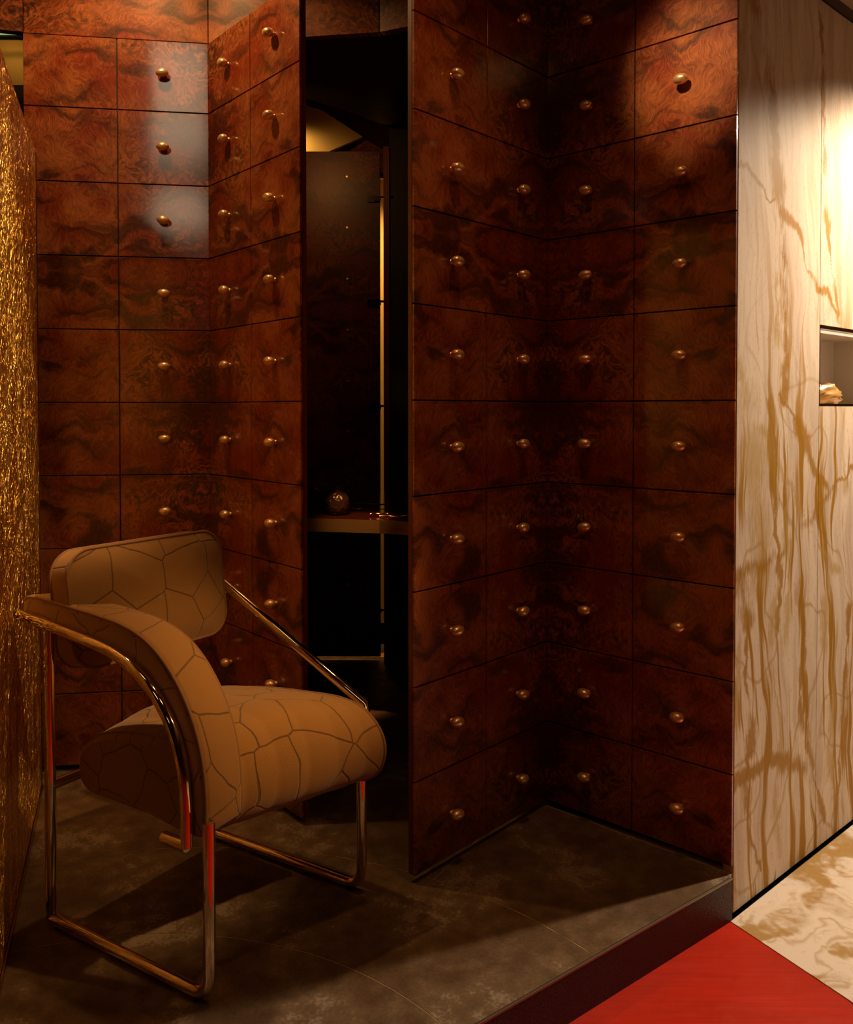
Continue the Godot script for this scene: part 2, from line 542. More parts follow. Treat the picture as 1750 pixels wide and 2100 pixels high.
func marble_wall_texture(w: int, h: int, size: Vector2) -> ImageTexture:
	# cream marble with long ochre veins; each vein is a line of points on the wall (metres from its near edge and the floor)
	var im := Image.create_empty(w, h, false, Image.FORMAT_RGBF)
	var n1 := noise(11, 3)
	var n2 := noise(12, 3)
	var n3 := noise(13, 2)
	var n4 := noise(14, 1)
	var base := Color(0.88, 0.75, 0.61)
	var cool := Color(0.76, 0.62, 0.51)
	var ochre := Color(0.44, 0.22, 0.020)
	var honey := Color(0.56, 0.36, 0.10)
	var grey := Color(0.36, 0.25, 0.17)
	for j in h:
		var y := size.y * j / h
		var low := ss(0.9, 1.7, y)
		for i in w:
			var x := size.x * i / w
			var wx := n1.get_noise_2d(x * 3.0, y * 1.6)
			var q := x - 0.05 * y + 0.05 * wx
			var streak := n2.get_noise_2d(q * 17.0, y * 1.1)
			var thin := n4.get_noise_2d(q * 26.0 + 30.0, y * 1.1)
			var broad := n1.get_noise_2d(q * 7.0 + 60.0, y * 0.9)
			var col := base.lerp(cool, clampf(0.4 + 1.2 * broad, 0.0, 1.0))
			var hair := n3.get_noise_2d(q * 90.0, y * 5.0)
			col = col.lerp(honey, ss(0.06, 0.50, streak + 0.6 * broad + 0.18 * hair) * (0.15 + 0.60 * low))
			col = col.lerp(ochre, ss(0.10, 0.40, streak + 0.3 * broad + 0.22 * hair) * (0.12 + 0.85 * low))
			var crack := n4.get_noise_2d(x * 2.2 - y * 1.8 + 0.25 * wx, x * 1.6 + y * 2.0)
			col = col.lerp(ochre, ss(0.07, 0.0, absf(crack) + 0.03 * hair) * 0.5 * low)
			col = col.lerp(grey, ss(0.16, 0.5, -streak + 0.2 * hair) * 0.22)
			col = col.lerp(grey, ss(0.022, 0.003, absf(thin + 0.05 + 0.02 * hair)) * 0.22)
			var speck := n3.get_noise_2d(x * 110.0, y * 26.0)
			col = col.lerp(grey, ss(0.40, 0.75, speck) * 0.35)
			im.set_pixel(i, j, col)
	var tint := {"o": ochre, "h": honey, "g": grey}
	for v in VEINS:
		var c: Color = tint[v[1]]
		var strong: float = {"o": 0.88, "h": 0.65, "g": 0.45}[v[1]]
		var pts := []
		for p in v[2]: pts.append(Vector2(p[0] / size.x * w, (size.y - p[1]) / size.y * h))
		pts = smooth(pts, 24)
		var shade := {}
		var last := Vector2(-99, -99)
		for p in pts:
			var a: Vector2 = p + Vector2(7.0 * n1.get_noise_2d(p.y * 0.03, v[0] * 500.0), 14.0 * n2.get_noise_2d(p.x * 0.03, v[0] * 700.0))
			var half: float = v[0] * 0.95 * w / size.x * maxf(0.3, 0.85 + 1.4 * n1.get_noise_2d(a.y * 0.011, v[0] * 900.0))
			if a.distance_to(last) < half * 0.3: continue
			last = a
			var full := strong * clampf(0.78 + 1.2 * n1.get_noise_2d(a.y * 0.009, v[0] * 300.0), 0.2, 1.0)
			for jy in range(maxi(0, int(a.y - half)), mini(h, int(a.y + half) + 2)):
				for ix in range(maxi(0, int(a.x - half)), mini(w, int(a.x + half) + 2)):
					var far := Vector2(ix - a.x, jy - a.y).length() / half
					if far >= 1.0: continue
					var key := jy * w + ix
					var k := (1.0 - far) * full
					if k > shade.get(key, 0.0): shade[key] = k
		for key in shade:
			var ix: int = key % w
			var jy: int = key / w
			var k := ss(0.0, 0.55, shade[key] + 0.30 * n2.get_noise_2d(ix * 0.28, jy * 0.03) - 0.02) * strong
			im.set_pixel(ix, jy, im.get_pixel(ix, jy).lerp(c, k))
	var d := PackedByteArray()
	d.resize(w * h * 3)
	for j in h:
		for i in w: put(d, (j * w + i) * 3, im.get_pixel(i, j))
	return tex(w, h, d)

func marble_floor_texture(w: int, size: float) -> ImageTexture:
	var d := PackedByteArray()
	d.resize(w * w * 3)
	var n1 := noise(37, 4)
	var n2 := noise(38, 4)
	var n3 := noise(39, 2)
	var base := Color(0.80, 0.71, 0.60)
	var ochre := Color(0.42, 0.24, 0.05)
	var taupe := Color(0.48, 0.36, 0.22)
	for j in w:
		var y := size * j / w
		for i in w:
			var x := size * i / w
			var wx := n1.get_noise_2d(x * 3.0, y * 3.0)
			var wy := n1.get_noise_2d(x * 3.0 + 70.0, y * 3.0)
			var qx := x + 0.14 * wx
			var qy := y + 0.14 * wy
			var cloud := n2.get_noise_2d(qx * 3.6, qy * 3.6)
			var ridge := n2.get_noise_2d(qx * 2.2 + 90.0, qy * 4.2)
			var thin := n2.get_noise_2d(qx * 7.0 + 30.0, qy * 5.0)
			var col := base
			var fuzz := n3.get_noise_2d(x * 34.0, y * 34.0)
			col = col.lerp(taupe, ss(-0.05, 0.45, cloud + 0.10 * fuzz) * 0.60)
			col = col.lerp(ochre, ss(0.06, 0.42, cloud + 0.5 * wx + 0.14 * fuzz) * 0.85)
			col = col.lerp(ochre, ss(0.10, 0.0, absf(ridge) + 0.03 * fuzz) * 0.5)
			col = col.lerp(taupe, ss(0.05, 0.0, absf(thin) + 0.02 * fuzz) * 0.35)
			var speck := n3.get_noise_2d(x * 80.0, y * 80.0)
			col = col.lerp(taupe, ss(0.35, 0.7, speck) * 0.5 * ss(-0.1, 0.3, cloud))
			put(d, (j * w + i) * 3, col)
	return tex(w, w, d)

func tile_texture(w: int, h: int) -> ImageTexture:
	var d := PackedByteArray()
	d.resize(w * h * 3)
	var n1 := noise(201, 4)
	var n2 := noise(202, 4)
	for j in h:
		for i in w:
			var x := 2.4 * i / w
			var y := 2.4 * j / h
			var a := n1.get_noise_2d(x * 3.0, y * 3.0)
			var b := n2.get_noise_2d(x * 14.0, y * 14.0)
			var f := n2.get_noise_2d(x * 90.0 + 7.0, y * 90.0)
			var col := Color(0.105, 0.064, 0.034).lerp(Color(0.180, 0.126, 0.078), clampf(0.45 + 1.1 * a + 0.4 * b, 0.0, 1.0))
			col = col.lerp(Color(0.30, 0.25, 0.205), ss(0.26, 0.46, a * 0.75 + b * 0.4 + f * 0.3) * 0.5)
			var k := 1.0 + 0.25 * f + 0.2 * b
			put(d, (j * w + i) * 3, Color(col.r * k, col.g * k, col.b * k))
	return tex(w, h, d)

func red_texture(w: int, h: int) -> ImageTexture:
	var d := PackedByteArray()
	d.resize(w * h * 3)
	var n1 := noise(301, 3)
	for j in h:
		for i in w:
			var x := 1.0 * i / w
			var y := 1.0 * j / h
			var g := n1.get_noise_2d(x * 3.0 + 0.1 * sin(y * 9.0), y * 120.0)
			var a := n1.get_noise_2d(x * 2.0, y * 6.0 + 30.0)
			var k := 1.0 + 0.16 * g + 0.14 * a
			put(d, (j * w + i) * 3, Color(0.46 * k, 0.022 * k, 0.007 * k))
	return tex(w, h, d)

func gold_textures(w: int, h: int) -> Array:
	# hammered gold leaf with long upright creases
	var d := PackedByteArray()
	d.resize(w * h * 3)
	var hd := PackedByteArray()
	hd.resize(w * h * 3)
	var n1 := noise(401, 4)
	var n2 := noise(402, 3)
	for j in h:
		for i in w:
			var x := 1.0 * i / w
			var y := 2.0 * j / h
			var s := n1.get_noise_2d(x * 22.0 + 1.5 * n2.get_noise_2d(x * 8.0, y * 9.0), y * 5.0)
			var c := n2.get_noise_2d(x * 14.0, y * 2.4)
			var p := n2.get_noise_2d(x * 70.0, y * 34.0)
			var crease := ss(0.10, 0.0, absf(s))
			var col := Color(1.0, 0.66, 0.16).lerp(Color(0.66, 0.32, 0.05), clampf(0.5 + 1.3 * c, 0.0, 1.0))
			put(d, (j * w + i) * 3, col)
			var v := int(clampf(110.0 + 70.0 * s + 70.0 * crease + 55.0 * p, 0.0, 255.0))
			var k := (j * w + i) * 3
			hd[k] = v
			hd[k + 1] = v
			hd[k + 2] = v
	var im := Image.create_from_data(w, h, false, Image.FORMAT_RGB8, hd)
	im.convert(Image.FORMAT_RGBA8)
	im.bump_map_to_normal_map(26.0)
	return [tex(w, h, d), ImageTexture.create_from_image(im)]

func velvet_textures(s: int) -> Array:
	# golden-brown pile velvet with a loose web of cut lines, 0.5 m square and repeating
	var d := PackedByteArray()
	d.resize(s * s * 3)
	var hd := PackedByteArray()
	hd.resize(s * s * 3)
	var n1 := noise(501, 2)
	var n2 := noise(502, 2)
	var rng := RandomNumberGenerator.new()
	rng.seed = 4
	var gx := 4
	var gy := 5
	var seeds := []
	for j in gy:
		for i in gx: seeds.append(Vector2((i + rng.randf_range(0.08, 0.92)) / gx, (j + rng.randf_range(0.08, 0.92)) / gy) * 0.5)
	for j in s:
		for i in s:
			var x := 0.5 * i / s
			var y := 0.5 * j / s
			var edge := sin(PI * i / s) * sin(PI * j / s)
			var p := Vector2(x + 0.016 * edge * n1.get_noise_2d(x * 9.0, y * 9.0), y + 0.016 * edge * n1.get_noise_2d(x * 9.0 + 50.0, y * 9.0))
			var ci := int(p.x / 0.5 * gx)
			var cj := int(p.y / 0.5 * gy)
			var a := Vector2.ZERO
			var b := Vector2.ZERO
			var da := 9.0
			var db := 9.0
			for v in range(-1, 2):
				for u in range(-1, 2):
					var q: Vector2 = seeds[posmod(cj + v, gy) * gx + posmod(ci + u, gx)] + Vector2(floorf(float(ci + u) / gx), floorf(float(cj + v) / gy)) * 0.5
					var e := p.distance_squared_to(q)
					if e < da:
						db = da
						b = a
						da = e
						a = q
					elif e < db:
						db = e
						b = q
			var far := (db - da) / (2.0 * maxf(a.distance_to(b), 0.001))
			var f := n2.get_noise_2d(x * 420.0, y * 420.0)
			var line := ss(0.0026, 0.0008, far + 0.0005 * f)
			var col := Color(0.28, 0.145, 0.042).lerp(Color(0.085, 0.040, 0.012), line * 0.75)
			var k := 1.0 + 0.2 * f
			put(d, (j * s + i) * 3, Color(col.r * k, col.g * k, col.b * k))
			var v2 := int(clampf(200.0 - 150.0 * line + 34.0 * f, 0.0, 255.0))
			var o := (j * s + i) * 3
			hd[o] = v2
			hd[o + 1] = v2
			hd[o + 2] = v2
	return [tex(s, s, d), tex(s, s, hd)]

# ---------------------------------------------------------------- the room

func plan(pts: Array) -> PackedVector2Array:
	var p := PackedVector2Array()
	for q in pts: p.append(Vector2(q[0] * H, -q[1] * H))
	return p

func make_shell() -> void:
	# rooms around: only what the photograph's reflections and light need
	var f := structure("floor")
	part("boards", prism(plan([[-13, -20], [14, -20], [14, 23], [-13, 23]]), -0.06, -0.012), M.black, f)
	part("boards", prism(plan([[-12, -19], [13, -19], [3.72, 7.88], [3.045, 9.12], [2.0, 10.0], [-6.7, 1.2], [-12, 1.2]]), -0.012, 0.0, 1.0), M.red, f)
	var c := structure("ceiling")
	part("rotunda_ceiling", prism(plan([[-13, -20], [14, -20], [14, 23], [-13, 23]]), EYE + 7.2 * H, EYE + 7.5 * H), M.wall, c)
	var c2 := structure("ceiling_marble_room")
	part("lowered_ceiling", prism(plan([[3.15, 9.18], [7.1, 12.86], [13, 12.86], [13, -19], [7.0, -19]]), EYE + 5.02 * H, EYE + 5.3 * H), M.plaster, c2)
	var ws := {"wall_left": [[-13, -20], [-12, -20], [-12, 23], [-13, 23]], "wall_far_right": [[13, -20], [14, -20], [14, 23], [13, 23]], "wall_rear": [[-12, -20], [13, -20], [13, -19], [-12, -19]], "wall_far": [[-12, 22], [13, 22], [13, 23], [-12, 23]]}
	for k in ws:
		var o := structure(k)
		part("plaster", prism(plan(ws[k]), 0.0, EYE + 7.2 * H), M.wall, o)

func facet(p: Array, q: Array) -> Transform3D:
	# frame on a facet: x along it, y up, z towards the room; origin at p on the platform
	var a := Gp(p[0], p[1], PLAT)
	var b := Gp(q[0], q[1], PLAT)
	var x := (b - a).normalized()
	return Transform3D(Basis(x, Vector3.UP, x.cross(Vector3.UP)), a)

func make_platform() -> void:
	var o := structure("floor_platform")
	var edge := [[3.05, 9.15], [-6.9, 1.29]]
	var body := [edge[0], edge[1], [-10, 1.29], [-10, 18.0], [6.0, 18.0], [3.1, 9.25]]
	part("base", prism(plan(body), 0.0, PLAT - 0.0008), M.joint, o)
	# riser in front of it
	var rx := facet(edge[1], edge[0])
	var L := Gp(edge[0][0], edge[0][1], 0).distance_to(Gp(edge[1][0], edge[1][1], 0))
	var st := begin()
	box(st, Vector3(L / 2, -PLAT / 2 - 0.002, 0.003), Vector3(L, PLAT - 0.004, 0.006))
	part("riser", finish(st), M.riser, o, rx)
	st = begin()
	box(st, Vector3(L / 2, -0.002, 0.0045), Vector3(L, 0.004, 0.005))
	part("nosing", finish(st), M.nosing, o, rx)
	# curved tiles, set round the middle of the rotunda
	var half := plan([edge[0], edge[1], [-10, 1.29], [-10, 18.0], [6.0, 18.0], [3.1, 9.25]])
	var room := plan([[-7.9, 11.2], [-5.66, 11.79], [-3.265, 12.14], [-0.87, 11.78], [1.287, 10.82], [3.08, 9.2], [0, 2], [-9, 1], [-9, 9]])
	var radii := [0.12, 1.76, 3.40, 5.04, 8.6]
	for k in radii.size() - 1:
		var cuts: Array = [[20, 140], [140, 250]] if k == 0 else ([[-10, 118], [118, 230]] if k < 3 else [[-30, 60], [60, 118], [118, 200]])
		for a in cuts:
			var poly := PackedVector2Array()
			var g := 0.0013
			var steps := int(absf(a[1] - a[0]) / 4.0)
			for i in steps + 1:
				var an := deg_to_rad(lerpf(a[0] + 0.05, a[1] - 0.05, float(i) / steps))
				poly.append(Vector2(CX * H + cos(an) * (radii[k + 1] * H - g), -CZ * H - sin(an) * (radii[k + 1] * H - g)))
			for i in steps + 1:
				var an := deg_to_rad(lerpf(a[1] - 0.05, a[0] + 0.05, float(i) / steps))
				poly.append(Vector2(CX * H + cos(an) * (radii[k] * H + g), -CZ * H - sin(an) * (radii[k] * H + g)))
			for q in Geometry2D.intersect_polygons(poly, half):
				for r in Geometry2D.intersect_polygons(q, room):
					if r.size() > 2 and not Geometry2D.is_polygon_clockwise(r) or r.size() > 2:
						part("tile", prism(r, PLAT - 0.0007, PLAT, 1.0 / 2.4), M.tile, o)
	var inner := plan([[-7.9, 11.22], [-5.66, 11.81], [-3.265, 12.16], [-0.87, 11.8], [1.287, 10.84], [3.0, 9.5], [6, 18], [-10, 18]])
	part("tile", prism(inner, PLAT - 0.0007, PLAT, 1.0 / 2.4), M.tile, o)

func slab(parent: Node3D, x0: float, x1: float, y0: float, y1: float, thick: float, m: Material, called := "slab") -> void:
	# upright slab in a facet frame, front at z = 0, drawn with the wall's own stone
	var st := begin()
	var b := 0.0012
	panel_into(st, x0, x1, y0, y1, thick, b, func(x, y): return Vector2(x / 1.0, (2.75 - y) / 2.75))
	part(called, finish(st), m, parent)

func panel_into(st: SurfaceTool, x0: float, x1: float, y0: float, y1: float, thick: float, b: float, uvf: Callable, bow := 0.0, tilt := 0.0) -> void:
	# a board with bevelled front edges; bow and tilt (radians) turn the front about x
	var rows := 1 if bow == 0.0 else 10
	var yc := (y0 + y1) * 0.5
	var hh := (y1 - y0) * 0.5
	var zf := func(y): return -0.5 * bow * (1.0 - ((y - yc) / hh) ** 2) * hh + tan(tilt) * (y - yc) * -1.0
	for r in rows:
		var ya := lerpf(y0 + b, y1 - b, float(r) / rows)
		var yb := lerpf(y0 + b, y1 - b, float(r + 1) / rows)
		var P := [Vector3(x0 + b, ya, zf.call(ya)), Vector3(x1 - b, ya, zf.call(ya)), Vector3(x1 - b, yb, zf.call(yb)), Vector3(x0 + b, yb, zf.call(yb))]
		var U := []
		var N := []
		for p in P:
			U.append(uvf.call(p.x, p.y))
			var slope: float = bow * (p.y - yc) / hh - tan(tilt)
			N.append(Vector3(0, -slope, 1).normalized())
		tri(st, [P[0], P[1], P[2]], [N[0], N[1], N[2]], [U[0], U[1], U[2]])
		tri(st, [P[0], P[2], P[3]], [N[0], N[2], N[3]], [U[0], U[2], U[3]])
	var z0: float = zf.call(y0)
	var z1: float = zf.call(y1)
	var inn := [Vector3(x0 + b, y0 + b, z0), Vector3(x1 - b, y0 + b, z0), Vector3(x1 - b, y1 - b, z1), Vector3(x0 + b, y1 - b, z1)]
	var out := [Vector3(x0, y0, z0 - b), Vector3(x1, y0, z0 - b), Vector3(x1, y1, z1 - b), Vector3(x0, y1, z1 - b)]
	var dirs := [Vector3(0, -1, 0), Vector3(1, 0, 0), Vector3(0, 1, 0), Vector3(-1, 0, 0)]
	for i in 4:
		var k := (i + 1) % 4
		var a: Vector3 = out[i]
		var c: Vector3 = out[k]
		var ab := Vector3(a.x, a.y, -thick)
		var cb := Vector3(c.x, c.y, -thick)
		var ua: Vector2 = uvf.call(a.x, a.y)
		var uc: Vector2 = uvf.call(c.x, c.y)
		quad(st, a, c, inn[k], inn[i], dirs[i] + Vector3(0, 0, 1), [ua, uc, uc, ua])
		quad(st, a, c, cb, ab, dirs[i], [ua, uc, uc, ua])

func make_marble() -> void:
	var o := structure("wall_right")
	var p := [3.086, 9.206]
	var ang := deg_to_rad(42.98)
	var q := [p[0] + cos(ang), p[1] + sin(ang)]
	var xf := facet(p, q)
	xf.origin.y = 0.0
	o.transform = xf
	var top := EYE + 4.93 * H
	var bot := 0.006
	var nx := 2.03 * H         # near edge of the niche
	var n1 := 5.0 * H
	var ny0 := EYE + 0.055 * H
	var ny1 := EYE + 1.035 * H
	var th := 0.03
	var far := 5.6 * H
	slab(o, 0.008, nx - 0.0006, bot, top, th, M.marble)
	slab(o, nx + 0.0006, far, bot, ny0, th, M.marble)
	slab(o, nx + 0.0006, far, ny1, top, th, M.marble)
	slab(o, n1, far, ny0, ny1, th, M.marble)
	var st := begin()
	box(st, Vector3(far / 2, bot / 2, -0.025), Vector3(far, bot, 0.03))
	box(st, Vector3(far / 2, top + 0.012, -0.03), Vector3(far, 0.025, 0.03))
	part("shadow_gap", finish(st), M.black, o)
	st = begin()
	box(st, Vector3(0.05, top / 2, -0.055), Vector3(0.04, top, 0.05))
	part("core", finish(st), M.black, o)
	# wall above the gap, up to the rotunda ceiling
	st = begin()
	box(st, Vector3(far / 2 + 0.02, EYE + 6.1 * H, -0.04), Vector3(far - 0.04, 2.2 * H, 0.06))
	part("upper_wall", finish(st), M.plaster, o)
	# lined niche
	var n := Node3D.new()
	n.name = "niche"
	o.add_child(n)
	var d := 0.26
	var cw := n1 - nx
	for s in [["back", Vector3(nx + cw / 2, (ny0 + ny1) / 2, -d - 0.006), Vector3(cw, ny1 - ny0, 0.012)], ["top", Vector3(nx + cw / 2, ny1 + 0.006, -d / 2 - 0.015), Vector3(cw, 0.012, d - 0.03)], ["bottom", Vector3(nx + cw / 2, ny0 - 0.006, -d / 2 - 0.015), Vector3(cw, 0.012, d - 0.03)], ["side", Vector3(nx - 0.006, (ny0 + ny1) / 2, -d / 2 - 0.015), Vector3(0.012, ny1 - ny0, d - 0.03)], ["side", Vector3(n1 + 0.006, (ny0 + ny1) / 2, -d / 2 - 0.015), Vector3(0.012, ny1 - ny0, d - 0.03)]]:
		st = begin()
		box(st, s[1], s[2])
		part(s[0], finish(st), M.niche, n)
	st = begin()
	box(st, Vector3(nx + cw / 2, ny1 - 0.005, -0.006), Vector3(cw, 0.010, 0.014))
	box(st, Vector3(nx + cw / 2, ny0 + 0.0025, -0.006), Vector3(cw, 0.005, 0.014))
	box(st, Vector3(nx + 0.0015, (ny0 + ny1) / 2, -0.006), Vector3(0.003, ny1 - ny0, 0.014))
	part("frame", finish(st), M.bronze, n)
	var ns := begin()
	box(ns, Vector3(nx + cw / 2, ny1 - 0.014, -0.026), Vector3(cw - 0.02, 0.006, 0.010))
	part("light_strip", finish(ns), glow(WHITE_WARM, 1.0), n)
	var nl := AreaLight3D.new()
	nl.name = "light"
	nl.area_size = Vector2(cw - 0.02, 0.02)
	nl.light_color = WHITE_WARM
	nl.light_energy = 0.02
	nl.area_range = 3.0
	nl.area_attenuation = 2.0
	nl.shadow_enabled = true
	n.add_child(nl)
	nl.transform = Transform3D(Basis(Vector3(1, 0, 0), deg_to_rad(-50)), Vector3(nx + cw / 2, ny1 - 0.020, -0.032))
	# lumps of amber-coloured stone inside
	for k in 2:
		var a := thing("amber_stone", ["large honey brown rough stone lying in the marble wall niche", "dark brown pointed stone at the left end of the marble niche"][k], "stone", Vector3.ZERO, "stones in the marble niche")
		var c: Vector3 = xf * Vector3(nx + [0.20, 0.030][k], ny0, [-0.12, -0.17][k])
		a.position = c
		part("body", rock(Vector3([0.10, 0.05][k], [0.045, 0.065][k], 0.06), 900 + k), M.amber, a)
	# marble floor
	var fl := structure("floor_marble")
	var fp := plan([[3.045, 9.11], [3.74, 7.86], [12.9, -19], [13, 18], [6.9, 12.7]])
	part("slab", prism(fp, -0.012, 0.002, 0.5), M.marble_floor, fl)

func rock(s: Vector3, seed_: int) -> ArrayMesh:
	var n := noise(seed_, 2)
	var g := []
	var uv := []
	for r in 13:
		var line := []
		var ul := []
		for c in 21:
			var th := PI * r / 12.0
			var ph := TAU * (c % 20) / 20.0
			var d := Vector3(sin(th) * cos(ph), cos(th), sin(th) * sin(ph))
			var k := 1.0 + 0.28 * n.get_noise_3dv(d * 2.2) + 0.12 * n.get_noise_3dv(d * 6.0)
			var p := Vector3(d.x * s.x, d.y * s.y, d.z * s.z) * k
			p.y = maxf(p.y + s.y * 0.7, 0.0)
			line.append(p)
			ul.append(Vector2(c / 20.0, r / 12.0))
		g.append(line)
		uv.append(ul)
	var st := begin()
	sheet(st, g, uv, func(p): return p - Vector3(0, s.y * 0.7, 0))
	return finish(st)

# ---------------------------------------------------------------- burl doors

const A0 := [-5.6555, 11.7905]
const A2 := [-3.2646, 12.1378]
const D2 := [-1.6972, 10.2994]
const B0 := [-0.3035, 9.0041]
const C0 := [1.2870, 10.8227]
const C2 := [3.0783, 9.2017]
const K := [-0.87, 11.78]

func make_doors() -> void:
	var knob := lathe([[0.0, 0.0], [0.0070, 0.0], [0.0074, 0.002], [0.0054, 0.0035], [0.0052, 0.0050], [0.0080, 0.0075], [0.0116, 0.0110], [0.0136, 0.0160], [0.0138, 0.0220], [0.0122, 0.0275], [0.0090, 0.0315], [0.0048, 0.0340], [0.0, 0.0347]], 18, Vector2(1.5, 1.0))
	leaf(A0, A2, false, [1], knob, 0.0, "closed burl door behind the armchair with knobs only down its right half", true)
	leaf(A2, D2, true, [0, 1], knob, 0.0, "burl door swung open on the left side of the dark doorway", false)
	leaf(B0, C0, false, [0, 1], knob, 0.0, "burl door swung open on the right side of the dark doorway", false)
	leaf(C0, C2, true, [0, 1], knob, 0.034, "closed burl door next to the veined marble wall", false)
	# the wall above the doors, one panel per facet
	var o := structure("wall_header")
	var v := [[-8.3, 11.05], A0, A2, K, C0, C2]
	for i in v.size() - 1:
		var xf := facet(v[i], v[i + 1])
		var L := Gp(v[i][0], v[i][1], 0).distance_to(Gp(v[i + 1][0], v[i + 1][1], 0))
		var y0 := EYE - PLAT + 5.075 * H
		var y1 := EYE - PLAT + 7.2 * H
		var st := begin()
		var mirror := i % 2 == 1
		panel_into(st, 0.0004, L - 0.0004, y0, y1, 0.03, 0.001, func(x, y): return Vector2((1.0 - x / 0.58) * 0.8 if mirror else x / 0.58 * 0.8, 0.80 - (y - y0) / 2.4))
		xf.origin -= xf.basis.z * (0.004 if i > 0 else 0.0)
		part("panel", finish(st), M.burl, o, xf)

func leaf(p: Array, q: Array, corner_left: bool, knobs: Array, knob: ArrayMesh, cut: float, label: String, bowed: bool) -> void:
	var t := thing("burl_door", label, "door", Vector3.ZERO, "burl doors with brass knobs")
	t.transform = facet(p, q)
	var L := Gp(p[0], p[1], 0).distance_to(Gp(q[0], q[1], 0))
	var y_eye := EYE - PLAT
	var ytop := y_eye + 5.06 * H
	var ybot := y_eye - 4.885 * H
	var rng := RandomNumberGenerator.new()
	rng.seed = label.hash()
	var st := begin()
	box(st, Vector3((L - cut) / 2, (ytop + ybot) / 2, -0.0155), Vector3(L - cut - 0.001, ytop - ybot - 0.001, 0.013))
	part("core", finish(st), M.burl_edge, t)
	st = begin()
	box(st, Vector3(L / 2, (ytop + ybot) / 2, -0.0080), Vector3(L - 0.003, ytop - ybot - 0.003, 0.002))
	part("groove_backing", finish(st), M.black, t)
	var gv := 0.0016
	var gh := 0.0018
	for r in 10:
		var ya := (y_eye + (5.102 - r) * H) if r > 0 else ytop
		var yb := (y_eye + (5.102 - r - 1) * H) if r < 9 else ybot
		for c in 2:
			var x0 := L * 0.5 * c + (gv if c == 1 else 0.0)
			var x1 := L * 0.5 * (c + 1) - (gv if c == 0 else 0.0)
			st = begin()
			var bow := 0.05 if bowed and c == 1 and r < 5 else 0.0     # these fronts have warped a few millimetres hollow
			var tilt := 0.0
			panel_into(st, x0, x1, yb + (gh if r < 9 else 0.0), ya - (gh if r > 0 else 0.0), 0.007, 0.0007, func(x, y): return Vector2(clampf((1.0 - x / L) if corner_left else x / L, 0.002, 0.998), (y_eye + 5.102 * H - y) / 2.4), bow, tilt)
			var pn := part("panel", finish(st), M.burl, t)
			if c in knobs:
				var b := Basis(Vector3(1, 0, 0), PI / 2) # lathe axis y -> z
				b = Basis(Vector3(0, 0, 1), rng.randf_range(-0.15, 0.15)) * b
				part("knob", knob, M.knob, pn, Transform3D(b, Vector3((x0 + x1) / 2, (y_eye + (5.102 - r - 0.5) * H) if r < 9 else (ya + yb) / 2 - 0.006, 0.0)))

# ---------------------------------------------------------------- behind the open doors

